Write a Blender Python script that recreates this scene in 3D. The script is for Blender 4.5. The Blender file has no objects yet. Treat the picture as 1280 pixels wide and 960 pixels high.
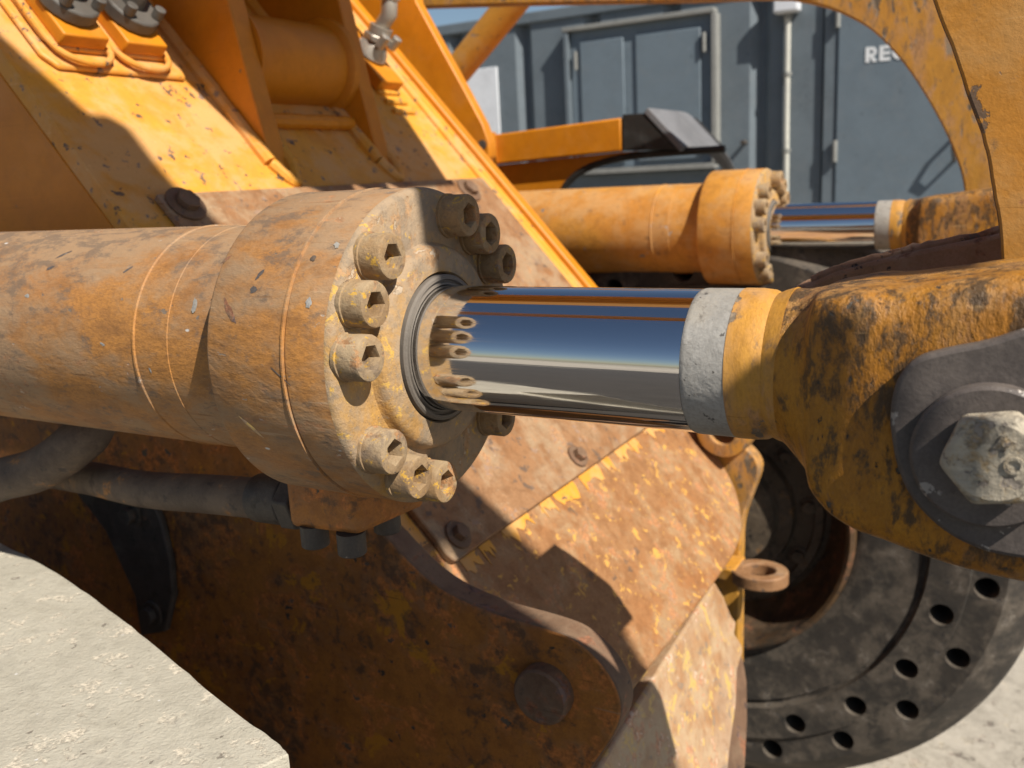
import bpy, bmesh, math, random
from mathutils import Vector, Matrix
random.seed(7)
R_ = math.radians
scn = bpy.context.scene
col = scn.collection

# ------------------------------------------------------------------ camera
# world: X along the hydraulic cylinders, Y away from the photographer, Z up
F = 1150.0                                    # focal length in photo pixels (1280 wide)
AX = Vector((0.87113188, 0.06350387, -0.48692557))
AY = Vector((0.48834722, -0.2159165, 0.84551585))
AZ = Vector((-0.05144173, -0.97434456, -0.21910368))
CAM = Vector((0.45107417, -0.65007804, 1.55))
ZC = 1.4098                                   # height of the near cylinder's axis
cam_d = bpy.data.cameras.new('camera')
cam = bpy.data.objects.new('camera', cam_d)
col.objects.link(cam)
# camera axes in world (image right, image down, forward)
ex = Vector((AX[0], AY[0], AZ[0])); ey = Vector((AX[1], AY[1], AZ[1])); ez = Vector((AX[2], AY[2], AZ[2]))
cam.matrix_world = Matrix(((ex.x, -ey.x, -ez.x, CAM.x), (ex.y, -ey.y, -ez.y, CAM.y), (ex.z, -ey.z, -ez.z, CAM.z), (0, 0, 0, 1)))
cam_d.sensor_width = 36.0
cam_d.lens = 36.0 * F / 1280.0
cam_d.clip_start = 0.02
cam_d.clip_end = 500.0
cam_d.dof.use_dof = True
cam_d.dof.focus_distance = 0.74
cam_d.dof.aperture_fstop = 8.0
scn.camera = cam

# ------------------------------------------------------------------ light
SUN = Vector((0.66, -0.27, 0.70)).normalized()      # towards the sun
world = bpy.data.worlds.new('World'); scn.world = world; world.use_nodes = True
wn = world.node_tree.nodes; wl = world.node_tree.links
bgn = wn['Background']
sky = wn.new('ShaderNodeTexSky'); sky.sky_type = 'NISHITA'; sky.sun_disc = False
sky.sun_elevation = math.asin(SUN.z)
sky.sun_rotation = math.atan2(SUN.x, SUN.y)
sky.air_density = 1.0; sky.dust_density = 0.4; sky.ozone_density = 1.5
wl.new(sky.outputs[0], bgn.inputs[0]); bgn.inputs[1].default_value = 0.056
sl = bpy.data.lights.new('sun', 'SUN'); sl.energy = 5.0; sl.angle = R_(0.53); sl.color = (1.0, 0.94, 0.84)
so = bpy.data.objects.new('sun', sl); col.objects.link(so)
so.rotation_euler = (-SUN).to_track_quat('-Z', 'Y').to_euler()
scn.view_settings.view_transform = 'Standard'
scn.view_settings.look = 'None'
scn.view_settings.exposure = 0.44
scn.view_settings.gamma = 1.0

# ------------------------------------------------------------------ measuring helpers (photo point -> point on a known world plane)
def ray(px, py):
    u = (px - 640) / F; v = (py - 480) / F
    return ex * u + ey * v + ez
def on_y(px, py, y):
    r = ray(px, py); return CAM + r * ((y - CAM.y) / r.y)
def on_z(px, py, z):
    r = ray(px, py); return CAM + r * ((z - CAM.z) / r.z)
TS = R_(48.5)
SN = Vector((math.sin(TS), 0, math.cos(TS)))        # normal of the frame's sloping deck
SM = Vector((math.cos(TS), 0, -math.sin(TS)))       # down the slope
SC = 0.505
def on_deck(px, py, h=0.0):
    r = ray(px, py); return CAM + r * ((SC + h - SN.dot(CAM)) / SN.dot(r))
def deck(x, y, h=0.0):
    return Vector((x, y, (SC - SN.x * x) / SN.z)) + SN * h
def xz(pts, y):
    out = []
    for p in pts:
        q = on_y(p[0], p[1], y); out.append((q.x, q.z))
    return out

# ------------------------------------------------------------------ materials
def nd(nt, t, **kw):
    n = nt.nodes.new(t)
    for k, v in kw.items(): setattr(n, k, v)
    return n
def worn(name, base, base2, dust=(.42, .33, .24), dust_t=.56, dust_a=.7, rust=(.13, .055, .025), rust_t=.64, rust_a=.9,
         chip=(.09, .075, .06), chip_t=.66, chip_s=38.0, grime=(.05, .035, .025), grime_t=.62, grime_a=.8, rough=.55, bump=.25,
         stretch=(1, 1, 1), rot=(0, 0, 0), scale=1.0, dust_up=.25, speck=0.0, spec=.4, fleck=None, fleck_t=.62, fleck_s=30.0, metal=0.0, vary=1.0, scr=.5):
    m = bpy.data.materials.new(name); m.use_nodes = True
    nt = m.node_tree; L = nt.links.new
    bs = nt.nodes['Principled BSDF']
    geo = nd(nt, 'ShaderNodeNewGeometry')
    mp = nd(nt, 'ShaderNodeMapping'); mp.inputs['Scale'].default_value = [s * scale for s in stretch]; mp.inputs['Rotation'].default_value = rot
    L(geo.outputs['Position'], mp.inputs[0])
    def noise(sc, det=6, rg=.6, off=0.0, dist=0.0):
        n = nd(nt, 'ShaderNodeTexNoise'); n.noise_dimensions = '4D'
        n.inputs['Scale'].default_value = sc; n.inputs['Detail'].default_value = det; n.inputs['Roughness'].default_value = rg
        n.inputs['W'].default_value = off; n.inputs['Distortion'].default_value = dist
        L(mp.outputs[0], n.inputs['Vector'])
        k = nd(nt, 'ShaderNodeMath', operation='MULTIPLY_ADD'); k.inputs[1].default_value = 1.75; k.inputs[2].default_value = -.375
        L(n.outputs[0], k.inputs[0]); return k.outputs[0]
    def step(src, t, w=.05, hi=1.0):
        r = nd(nt, 'ShaderNodeMapRange'); r.interpolation_type = 'SMOOTHSTEP'
        r.inputs[1].default_value = t - w; r.inputs[2].default_value = t + w; r.inputs[4].default_value = hi
        L(src, r.inputs[0]); return r.outputs[0]
    def mix(f, a, b):
        x = nd(nt, 'ShaderNodeMix', data_type='RGBA')
        for s, v in ((x.inputs[0], f), (x.inputs[6], a), (x.inputs[7], b)):
            if hasattr(v, 'is_linked') or hasattr(v, 'links'): L(v, s)
            elif isinstance(v, (int, float)): s.default_value = v
            else: s.default_value = (*v, 1)
        return x.outputs[2]
    def mth(op, a, b):
        x = nd(nt, 'ShaderNodeMath', operation=op)
        for s, v in ((x.inputs[0], a), (x.inputs[1], b)):
            if isinstance(v, (int, float)): s.default_value = v
            else: L(v, s)
        return x.outputs[0]
    seed = (hash(name) % 97) * .37 if False else sum(ord(c) for c in name) * .137
    big = noise(5, 5, .6, seed); mid = noise(16, 8, .68, seed + 3, .3); fine = noise(chip_s, 6, .62, seed + 7, .2); vf = noise(160, 4, .7, seed + 9)
    med = noise(42, 7, .7, seed + 11, .4); pore = noise(420, 3, .7, seed + 13)
    c = mix(step(big, .5, .14), base, base2)
    c = mix(mth('MULTIPLY', step(med, .55, .16), .45 * vary), c, [b * .62 for b in base2])
    c = mix(mth('MULTIPLY', step(med, .38, .12), .0), c, base)
    c = mix(mth('MULTIPLY', step(pore, .55, .2), .35 * vary), c, [b * .6 for b in base2])
    # dust film, a little thicker on faces that look up
    sep = nd(nt, 'ShaderNodeSeparateXYZ'); L(geo.outputs['True Normal'], sep.inputs[0])
    upf = mth('MULTIPLY', mth('MAXIMUM', sep.outputs[2], 0.0), dust_up * .25)
    dsrc = mth('ADD', mth('ADD', mth('MULTIPLY', mid, .65), mth('MULTIPLY', big, .35)), upf)
    c = mix(step(dsrc, dust_t, .12, dust_a), c, dust)
    rm = step(mth('ADD', mth('MULTIPLY', mid, .6), mth('MULTIPLY', fine, .4)), rust_t, .05, rust_a)
    rcol = mix(step(vf, .5, .2), rust, [min(1, r * 1.9) for r in rust])
    c = mix(rm, c, rcol)
    if fleck:
        fl = step(noise(fleck_s, 7, .7, seed + 31, .6), fleck_t, .03)
        c = mix(fl, c, fleck)
    gm = step(mth('ADD', mth('MULTIPLY', big, .32), mth('MULTIPLY', noise(46, 9, .75, seed + 15, .3), .68)), grime_t, .07, grime_a)
    c = mix(gm, c, grime)
    ch = step(fine, chip_t, .018)
    c = mix(ch, c, mix(step(mid, .5, .06), chip, [min(1, x * 2.2) for x in chip]))
    if speck:
        vo = nd(nt, 'ShaderNodeTexVoronoi'); vo.inputs['Scale'].default_value = 34; L(mp.outputs[0], vo.inputs['Vector'])
        sp = step(vo.outputs['Distance'], .11 * speck, .02)
        x = mth('MULTIPLY', mth('SUBTRACT', 1.0, sp), step(noise(11, 3, .5, seed + 21), .60, .02))
        c = mix(x, c, (.62, .6, .57))
    for kk, (rr, w_) in enumerate((((.3, .9, .2), .4), ((1.1, .2, -.7), .4))):
        m2 = nd(nt, 'ShaderNodeMapping'); m2.inputs['Rotation'].default_value = rr; m2.inputs['Scale'].default_value = (9, 260, 260)
        L(geo.outputs['Position'], m2.inputs[0])
        n2 = nd(nt, 'ShaderNodeTexNoise'); n2.inputs['Scale'].default_value = 1; n2.inputs['Detail'].default_value = 2; n2.inputs['Distortion'].default_value = .2; L(m2.outputs[0], n2.inputs['Vector'])
        sm = mth('MULTIPLY', step(n2.outputs[0], .69, .03), mth('MULTIPLY', step(mid, .55, .1), scr))
        c = mix(sm, c, [min(1, d * 1.25) for d in dust] if kk else [d * .5 for d in base2])
    L(c, bs.inputs['Base Color'])
    ro = nd(nt, 'ShaderNodeMapRange'); ro.inputs[3].default_value = rough - .12; ro.inputs[4].default_value = rough + .22
    L(mid, ro.inputs[0]); L(ro.outputs[0], bs.inputs['Roughness'])
    bs.inputs['Specular IOR Level'].default_value = spec
    bs.inputs['Metallic'].default_value = metal
    hgt = mth('SUBTRACT', mth('ADD', mth('MULTIPLY', vf, .35), mth('ADD', mth('MULTIPLY', mid, .5), mth('MULTIPLY', fine, .35))), mth('ADD', mth('MULTIPLY', ch, .55), mth('MULTIPLY', rm, .3)))
    bp = nd(nt, 'ShaderNodeBump'); bp.inputs['Strength'].default_value = bump; bp.inputs['Distance'].default_value = .004
    L(hgt, bp.inputs['Height']); L(bp.outputs[0], bs.inputs['Normal'])
    return m
def plain(name, base, rough=.5, metal=0.0, var=.25, sc=30, bump=.1, spec=.5):
    return worn(name, base, [b * (1 - var) for b in base], dust=[b * .6 + .08 for b in base], dust_t=.62, dust_a=.4, rust=[b * .6 for b in base], rust_t=.75,
                chip=[b * .55 for b in base], chip_t=.78, chip_s=sc, grime=[b * .45 for b in base], grime_t=.68, grime_a=.5, rough=rough, bump=bump, metal=metal, spec=spec, dust_up=0, vary=.25, scr=.15)

OR1 = (.62, .225, .010); OR2 = (.55, .19, .008)
M = {}
M['paint'] = worn('orange_paint_clean', OR1, OR2, dust=(.55, .22, .035), dust_t=.6, dust_a=.4, vary=.4, scr=.3, rust_t=.84, chip_t=.86, chip_s=55, grime_t=.80, grime_a=.4, rough=.42, bump=.08)
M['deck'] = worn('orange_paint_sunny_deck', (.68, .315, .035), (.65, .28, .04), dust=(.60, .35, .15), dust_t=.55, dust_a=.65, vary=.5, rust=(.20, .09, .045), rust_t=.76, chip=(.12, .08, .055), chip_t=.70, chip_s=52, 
                 grime=(.27, .2, .14), grime_t=.74, grime_a=.6, rough=.5, bump=.12)  # dustier orange of the deck, pads and welds
M['barrel'] = worn('dusty_orange_barrel', (.46, .205, .05), (.38, .175, .06), dust=(.34, .225, .13), dust_t=.52, dust_a=.85, rust=(.27, .12, .05), rust_t=.66, rust_a=.6, chip=(.20, .15, .11), chip_t=.775, chip_s=75,
                   grime=(.15, .11, .08), grime_t=.585, grime_a=.7, vary=1.4, scr=.8, rough=.68, bump=.4, stretch=(.6, 1.2, 1.2), rot=(0, .35, .2), speck=.5)
M['farpaint'] = worn('sunny_orange_far_barrel', (.60, .27, .04), (.52, .22, .04), dust=(.52, .31, .13), dust_t=.56, dust_a=.6, rust=(.26, .12, .05), rust_t=.68, rust_a=.7, chip=(.2, .17, .14), chip_t=.76, chip_s=26, grime=(.18, .11, .06), grime_t=.66, grime_a=.7, rough=.6, bump=.25)  # cleaner orange paint of the far cylinder's barrel and head
M['flange'] = worn('mud_caked_yellow_head', (.50, .27, .06), (.42, .24, .09), dust=(.34, .25, .165), dust_t=.49, dust_a=.9, rust=(.26, .14, .06), rust_t=.62, rust_a=.7, chip=(.20, .155, .11), chip_t=.72, chip_s=55,
                   grime=(.25, .19, .13), grime_t=.56, grime_a=.85, rough=.75, bump=.6, fleck=(.56, .34, .08), fleck_t=.68, fleck_s=60)
M['bolt'] = worn('dusty_bolt', (.33, .20, .09), (.26, .165, .085), dust=(.38, .285, .175), dust_t=.52, dust_a=.75, rust=(.24, .12, .05), rust_t=.62, chip=(.13, .09, .06), chip_t=.76, chip_s=80,
                 grime=(.15, .11, .08), grime_t=.6, grime_a=.7, rough=.75, bump=.5, fleck=(.52, .30, .05), fleck_t=.66, fleck_s=90)
M['seal'] = plain('grey_wiper_seal', (.17, .145, .12), .7, bump=.3)
M['bare'] = worn('bare_grey_steel_band', (.38, .36, .33), (.33, .31, .28), dust=(.36, .32, .26), dust_t=.58, rust=(.2, .14, .09), rust_t=.68, chip=(.1, .09, .08), chip_t=.72, chip_s=90, grime=(.15, .13, .11), grime_t=.66, rough=.6, bump=.35, spec=.5)
M['eye'] = worn('grimy_orange_forging', (.46, .20, .014), (.38, .15, .014), dust=(.42, .25, .10), dust_t=.60, dust_a=.6, rust=(.17, .08, .028), rust_t=.575, rust_a=.8, chip=(.05, .04, .03), chip_t=.76, chip_s=80,
                grime=(.05, .034, .02), grime_t=.535, grime_a=.85, rough=.5, bump=.7, stretch=(1.5, 1.5, .7), dust_up=.5)
M['neck'] = worn('worn_yellow_neck', (.52, .28, .06), (.5, .25, .05), dust=(.42, .29, .15), dust_t=.53, dust_a=.6, rust=(.3, .17, .07), rust_t=.66, chip=(.25, .23, .2), chip_t=.72, chip_s=50, grime=(.2, .14, .08), grime_t=.72, rough=.6, bump=.5)
M['arm'] = worn('weathered_orange_arm', (.58, .265, .035), (.54, .23, .03), dust=(.52, .29, .10), dust_t=.56, dust_a=.55, vary=.5, rust=(.24, .10, .05), rust_t=.67, chip=(.16, .1, .06), chip_t=.72, chip_s=40,
                grime=(.2, .13, .07), grime_t=.69, grime_a=.6, rough=.6, bump=.2)
M['arch'] = worn('scuffed_orange_lever', (.55, .27, .04), (.52, .24, .04), dust=(.5, .28, .12), dust_t=.54, dust_a=.6, rust=(.26, .14, .065), rust_t=.575, rust_a=.75, chip=(.13, .1, .07), chip_t=.69, chip_s=34,
                 grime=(.16, .11, .07), grime_t=.58, grime_a=.7, rough=.6, bump=.3, stretch=(1.4, 1, .6), rot=(0, .4, 0))
M['rustplate'] = worn('rusted_wear_steel', (.32, .17, .08), (.31, .145, .058), dust=(.37, .27, .165), dust_t=.58, dust_a=.7, vary=1.5, scr=1.0, rust=(.27, .13, .055), rust_t=.63, rust_a=.7, chip=(.14, .09, .06), chip_t=.68, chip_s=45,
                      grime=(.2, .14, .1), grime_t=.65, grime_a=.6, rough=.62, bump=.3)
M['peeled'] = worn('peeled_orange_over_rust', (.33, .165, .068), (.34, .145, .05), dust=(.38, .27, .15), dust_t=.59, dust_a=.65, vary=1.5, scr=1.0, rust=(.30, .12, .045), rust_t=.60, rust_a=.7, chip=(.16, .09, .05), chip_t=.72, chip_s=45,
                   grime=(.2, .13, .09), grime_t=.68, grime_a=.5, rough=.62, bump=.3, fleck=(.58, .31, .07), fleck_t=.665, fleck_s=44)
M['side'] = worn('dark_rusted_side', (.44, .17, .03), (.33, .125, .03), dust=(.30, .16, .075), dust_t=.55, dust_a=.7, rust=(.34, .115, .025), rust_t=.56, rust_a=.8, chip=(.06, .045, .03), chip_t=.76, chip_s=40,
                 grime=(.08, .05, .032), grime_t=.57, grime_a=.75, rough=.6, bump=.45, fleck=(.52, .22, .02), fleck_t=.67, fleck_s=14, scr=.9)
M['rim'] = worn('brown_rust_edge', (.18, .10, .058), (.15, .085, .05), dust=(.22, .145, .09), dust_t=.55, rust=(.17, .07, .035), rust_t=.6, chip=(.08, .05, .04), chip_t=.7, grime=(.1, .07, .05), grime_t=.65, rough=.6, bump=.4)
M['polished'] = worn('worn_shiny_rust', (.45, .30, .19), (.42, .22, .10), dust=(.50, .38, .24), dust_t=.55, dust_a=.7, rust=(.32, .14, .07), rust_t=.60, rust_a=.8, chip=(.28, .2, .14), chip_t=.68, chip_s=50,
                     grime=(.25, .16, .1), grime_t=.67, grime_a=.5, rough=.42, bump=.35, fleck=(.58, .38, .12), fleck_t=.64, fleck_s=30, spec=.6)
M['dark'] = worn('dark_greasy_steel', (.075, .062, .052), (.06, .05, .043), dust=(.14, .115, .09), dust_t=.56, dust_a=.6, rust=(.13, .07, .04), rust_t=.66, chip=(.03, .025, .02), chip_t=.7, grime=(.03, .025, .02), grime_t=.64, rough=.55, bump=.35)
M['keeper'] = worn('dark_grey_keeper', (.115, .095, .085), (.09, .075, .068), dust=(.17, .14, .12), dust_t=.57, dust_a=.6, rust=(.17, .10, .05), rust_t=.69, chip=(.3, .27, .24), chip_t=.74, chip_s=70, grime=(.045, .036, .03), grime_t=.66, rough=.48, bump=.25)
M['hexhead'] = worn('dirty_zinc_bolt', (.42, .37, .29), (.34, .30, .24), dust=(.5, .43, .32), dust_t=.52, rust=(.26, .18, .09), rust_t=.60, chip=(.13, .11, .09), chip_t=.64, chip_s=110, grime=(.12, .1, .08), grime_t=.6, rough=.6, bump=.6)
M['pipe'] = worn('muddy_hose', (.13, .095, .07), (.11, .08, .06), dust=(.19, .14, .10), dust_t=.53, rust=(.25, .12, .04), rust_t=.63, chip=(.07, .055, .045), chip_t=.7, grime=(.07, .05, .04), grime_t=.62, rough=.7, bump=.4)
M['hoseblack'] = plain('black_grey_casting', (.10, .088, .075), .5, bump=.25)
M['zinc'] = plain('zinc_plated_fitting', (.52, .47, .40), .36, metal=.55, bump=.1)
M['rubber'] = worn('black_rubber_tyre', (.045, .037, .03), (.036, .031, .026), dust=(.13, .105, .08), dust_t=.54, dust_a=.7, rust=(.10, .085, .07), rust_t=.64, chip=(.025, .022, .02), chip_t=.72, grime=(.03, .026, .022), grime_t=.64, rough=.75, bump=.4, dust_up=.6)
M['hub'] = worn('oily_brown_hub', (.11, .082, .055), (.085, .065, .046), dust=(.17, .13, .09), dust_t=.57, rust=(.15, .08, .03), rust_t=.64, chip=(.03, .025, .02), chip_t=.7, grime=(.022, .018, .015), grime_t=.6, rough=.5, bump=.4)
M['rimlip'] = worn('rusty_orange_rim', (.10, .055, .022), (.07, .04, .02), dust=(.12, .08, .05), chip=(.03, .02, .015), rust_t=.58, grime=(.04, .03, .02), grime_t=.57, rough=.6)
M['mat'] = plain('grey_rubber_mat', (.17, .17, .18), .85, bump=.4, sc=120)
M['black'] = plain('black_rubber', (.022, .019, .016), .6)
M['cont'] = plain('blue_grey_container_paint', (.14, .17, .195), .5, var=.1, bump=.03, spec=.35)
M['cont2'] = plain('blue_grey_door_paint', (.15, .19, .225), .45, var=.06, bump=.02, spec=.35)
M['railgrey'] = plain('dusty_grey_rail', (.25, .25, .235), .7, var=.15, bump=.05)
M['white'] = plain('white_sheet', (.72, .74, .78), .5, var=.05, bump=.02)
M['cream'] = plain('cream_conduit', (.55, .54, .48), .5, var=.08, bump=.02)
M['letter'] = plain('white_lettering', (.78, .8, .82), .5, var=.03, bump=0)
M['stone'] = worn('pale_dusty_concrete', (.44, .405, .33), (.42, .385, .31), dust=(.48, .445, .365), dust_t=.52, dust_a=.75, scale=1.5, vary=.6, speck=.7, rust=(.36, .32, .255), rust_t=.60, chip=(.25, .22, .18), chip_t=.77, chip_s=52, grime=(.36, .33, .275), grime_t=.62, grime_a=.5, rough=.9, bump=.7, dust_up=0, spec=.2)
M['ground'] = worn('pale_dirt_ground', (.42, .375, .31), (.38, .34, .28), dust=(.48, .43, .36), dust_t=.52, rust=(.3, .26, .2), rust_t=.62, chip=(.2, .17, .14), chip_t=.7, chip_s=30, grime=(.28, .25, .2), grime_t=.63, rough=.95, bump=.8, scale=.7, dust_up=0, spec=.2)
M['shaded_ground'] = plain('oily_asphalt', (.055, .048, .042), .8, bump=.5)  # shade of the near ground, put into the base colour
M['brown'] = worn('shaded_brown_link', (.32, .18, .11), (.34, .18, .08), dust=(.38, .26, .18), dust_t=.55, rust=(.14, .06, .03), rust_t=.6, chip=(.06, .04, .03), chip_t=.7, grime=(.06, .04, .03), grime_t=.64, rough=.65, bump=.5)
def chrome_mat():
    m = bpy.data.materials.new('hard_chrome'); m.use_nodes = True
    nt = m.node_tree; bs = nt.nodes['Principled BSDF']; L = nt.links.new
    bs.inputs['Metallic'].default_value = 1; bs.inputs['Base Color'].default_value = (.80, .79, .78, 1)
    geo = nd(nt, 'ShaderNodeNewGeometry'); mp = nd(nt, 'ShaderNodeMapping'); mp.inputs['Scale'].default_value = (6, 900, 900)
    L(geo.outputs['Position'], mp.inputs[0])
    n = nd(nt, 'ShaderNodeTexNoise'); n.inputs['Scale'].default_value = 1; n.inputs['Detail'].default_value = 2; L(mp.outputs[0], n.inputs['Vector'])
    r = nd(nt, 'ShaderNodeMapRange'); r.inputs[1].default_value = .4; r.inputs[2].default_value = .75; r.inputs[3].default_value = .035; r.inputs[4].default_value = .17
    L(n.outputs[0], r.inputs[0]); L(r.outputs[0], bs.inputs['Roughness'])
    n2 = nd(nt, 'ShaderNodeTexNoise'); n2.inputs['Scale'].default_value = 25; n2.inputs['Detail'].default_value = 3; L(geo.outputs['Position'], n2.inputs['Vector'])
    bp = nd(nt, 'ShaderNodeBump'); bp.inputs['Strength'].default_value = .02; bp.inputs['Distance'].default_value = .002
    L(n2.outputs[0], bp.inputs['Height']); L(bp.outputs[0], bs.inputs['Normal'])
    return m
M['chrome'] = chrome_mat()

# ------------------------------------------------------------------ mesh helpers
def tag(o, label, cat, group=None, kind=None):
    o['label'] = label; o['category'] = cat
    if group: o['group'] = group
    if kind: o['kind'] = kind
    return o
def empty(name, label, cat, loc=(0, 0, 0), group=None):
    o = bpy.data.objects.new(name, None); col.objects.link(o); o.location = loc; o.empty_display_size = .05
    return tag(o, label, cat, group)
class MB:
    def __init__(s): s.v = []; s.f = []
    def add(s, vs, fs):
        b = len(s.v); s.v += [tuple(v) for v in vs]; s.f += [tuple(i + b for i in f) for f in fs]; return s
    def lathe(s, prof, c=(0, 0, 0), axis='X', seg=64, cap=True):
        """prof: list of (axial, radius)"""
        vs = []
        for a, r in prof:
            for k in range(seg):
                t = 2 * math.pi * k / seg; p, q = r * math.cos(t), r * math.sin(t)
                if axis == 'X': vs.append((c[0] + a, c[1] + p, c[2] + q))
                elif axis == 'Y': vs.append((c[0] + q, c[1] + a, c[2] + p))
                else: vs.append((c[0] + p, c[1] + q, c[2] + a))
        fs = []
        for i in range(len(prof) - 1):
            for k in range(seg):
                k2 = (k + 1) % seg
                fs.append((i * seg + k, i * seg + k2, (i + 1) * seg + k2, (i + 1) * seg + k))
        if cap:
            fs.append(tuple(range(seg))); fs.append(tuple((len(prof) - 1) * seg + k for k in range(seg)))
        return s.add(vs, fs)
    def prism(s, pts, off):
        """pts: 3D polygon; off: extrusion vector"""
        n = len(pts); off = Vector(off); P = [Vector(p) for p in pts]
        vs = P + [p + off for p in P]
        fs = [tuple(range(n))[::-1], tuple(range(n, 2 * n))] + [(i, (i + 1) % n, n + (i + 1) % n, n + i) for i in range(n)]
        return s.add(vs, fs)
    def box(s, a, b):
        (x0, y0, z0), (x1, y1, z1) = a, b
        return s.prism([(x0, y0, z0), (x1, y0, z0), (x1, y1, z0), (x0, y1, z0)], (0, 0, z1 - z0))
    def tube(s, path, rad, seg=20, cap=True):
        P = [Vector(p) for p in path]; n = len(P); rs = rad if isinstance(rad, (list, tuple)) else [rad] * n
        vs = []; prev = None
        for i in range(n):
            t = (P[min(i + 1, n - 1)] - P[max(i - 1, 0)]).normalized()
            if prev is None:
                u = t.orthogonal().normalized()
            else:
                u = (prev - t * prev.dot(t)).normalized()
            prev = u; w = t.cross(u)
            for k in range(seg):
                a = 2 * math.pi * k / seg; vs.append(P[i] + (u * math.cos(a) + w * math.sin(a)) * rs[i])
        fs = [(i * seg + k, i * seg + (k + 1) % seg, (i + 1) * seg + (k + 1) % seg, (i + 1) * seg + k) for i in range(n - 1) for k in range(seg)]
        if cap: fs += [tuple(range(seg)), tuple((n - 1) * seg + k for k in range(seg))]
        return s.add(vs, fs)
    def build(s, name, mat, parent=None, bevel=0.0, seg=2, ang=35, rough=None):
        me = bpy.data.meshes.new(name); me.from_pydata(s.v, [], s.f)
        bm = bmesh.new(); bm.from_mesh(me)
        bmesh.ops.remove_doubles(bm, verts=bm.verts, dist=1e-6)
        bmesh.ops.recalc_face_normals(bm, faces=bm.faces)
        if rough:                       # uneven hand-worn surface: (cut length, amplitude)
            ln, amp = rough
            for _ in range(5):
                ed = [e for e in bm.edges if e.calc_length() > ln]
                if not ed: break
                bmesh.ops.triangulate(bm, faces=[f for f in bm.faces if len(f.verts) > 4])
                bmesh.ops.subdivide_edges(bm, edges=[e for e in bm.edges if e.calc_length() > ln], cuts=1, use_grid_fill=True)
            bm.normal_update()
            from mathutils import noise as mn
            for v in bm.verts:
                v.co += v.normal * amp * (mn.noise(v.co * 9) + .5 * mn.noise(v.co * 31))
        bm.to_mesh(me); bm.free()
        me.polygons.foreach_set('use_smooth', [True] * len(me.polygons)); me.set_sharp_from_angle(angle=R_(ang))
        me.materials.append(M[mat] if isinstance(mat, str) else mat)
        o = bpy.data.objects.new(name, me); col.objects.link(o)
        if parent: o.parent = parent
        if bevel:
            b = o.modifiers.new('bevel', 'BEVEL'); b.width = bevel; b.segments = seg; b.limit_method = 'ANGLE'; b.angle_limit = R_(30); b.harden_normals = False
        return o
def plate_y(pts, y0, y1):
    return MB().prism([(p[0], y0, p[1]) for p in pts], (0, y1 - y0, 0))
def smooth_pts(pts, n=4):
    out = []; m = len(pts)
    for i in range(m - 1):
        a, b, c, d = pts[max(i - 1, 0)], pts[i], pts[i + 1], pts[min(i + 2, m - 1)]
        for k in range(n):
            t = k / n
            out.append(tuple(.5 * (2 * q + (r - p) * t + (2 * p - 5 * q + 4 * r - w) * t * t + (3 * q - p - 3 * r + w) * t ** 3) for p, q, r, w in zip(a, b, c, d)))
    out.append(tuple(pts[-1])); return out
def copy_tree(o, parent=None):
    c = o.copy(); col.objects.link(c); c.parent = parent
    for ch in [x for x in bpy.data.objects if x.parent == o and x is not c and not x.name.startswith("scar")]: copy_tree(ch, c)
    return c
def bead(path, r, n=60, seed=0, jag=.0):
    """weld bead along a path of points"""
    P = smooth_pts(path, max(1, n // max(1, len(path) - 1))) if len(path) > 2 else [Vector(path[0]).lerp(Vector(path[1]), k / n) for k in range(n + 1)]
    rd = random.Random(seed); ph = rd.uniform(0, 9)
    Q = [Vector(p) + Vector((rd.uniform(-1, 1), rd.uniform(-1, 1), rd.uniform(-1, 1))) * r * jag for p in P]
    return MB().tube(Q, [r * (1 + .06 * math.sin(i * .37 + ph) + .05 * math.sin(i * 1.13 + ph) + rd.uniform(-1, 1) * (.03 + jag)) for i in range(len(P))], 10)

# ------------------------------------------------------------------ ground
g = MB(); n = 24
for i in range(n + 1):
    for j in range(n + 1): g.v.append((-60 + 120 * i / n, -40 + 140 * j / n, -.1))
g.f = [(i * (n + 1) + j, (i + 1) * (n + 1) + j, (i + 1) * (n + 1) + j + 1, i * (n + 1) + j + 1) for i in range(n) for j in range(n)]
o = g.build('ground', 'ground'); o['kind'] = 'structure'; tag(o, 'pale dusty ground under the machine and the container', 'ground')

ap = MB(); ap.v = [(-9, -9, -.096), (6, -9, -.096), (6, 1.25, -.096), (-9, 1.25, -.096)]; ap.f = [(0, 1, 2, 3)]  # added dark sheet: its colour carries the shade on the near ground
o = ap.build('shade_sheet', 'shaded_ground'); o['kind'] = 'structure'; tag(o, 'unseen dark sheet added for the shaded ground by the loader', 'shaded_ground')

# ------------------------------------------------------------------ container
CY = 5.05
ct = empty('site_container', 'blue grey corrugated steel site container with shutters and a lettered door', 'container', (-1, CY, -.1))
def cpart(mb, name, mat, par=ct, bevel=0.0):
    o = mb.build(name, mat, None, bevel); o.parent = par; o.matrix_parent_inverse = Matrix.Translation(-Vector(ct.location)) if par is ct else Matrix.Translation(-Vector(ct.location)); return o
def cx(px, py=100): return on_y(px, py, CY).x
ribs = [cx(562), cx(646), cx(731), cx(829), cx(937)]
per = (ribs[-1] - ribs[1]) / 3
rx = [ribs[1] - per * k for k in range(1, 8)][::-1] + ribs[1:]
prof = [(-7.0, 0)]
for x in rx:
    prof += [(x, 0), (x + .055, .055), (x + .075, .055), (x + .125, 0)]
xe = cx(1028)
prof += [(xe, 0), (xe, .03), (xe + .025, .03), (xe + .025, 0), (3.2, 0)]
w = MB(); w.v = [(x, CY + d, z) for x, d in prof for z in (-.02, 2.53)]
w.f = [(2 * i, 2 * i + 2, 2 * i + 3, 2 * i + 1) for i in range(len(prof) - 1)]
cpart(w, 'front_wall', 'cont')
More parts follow.
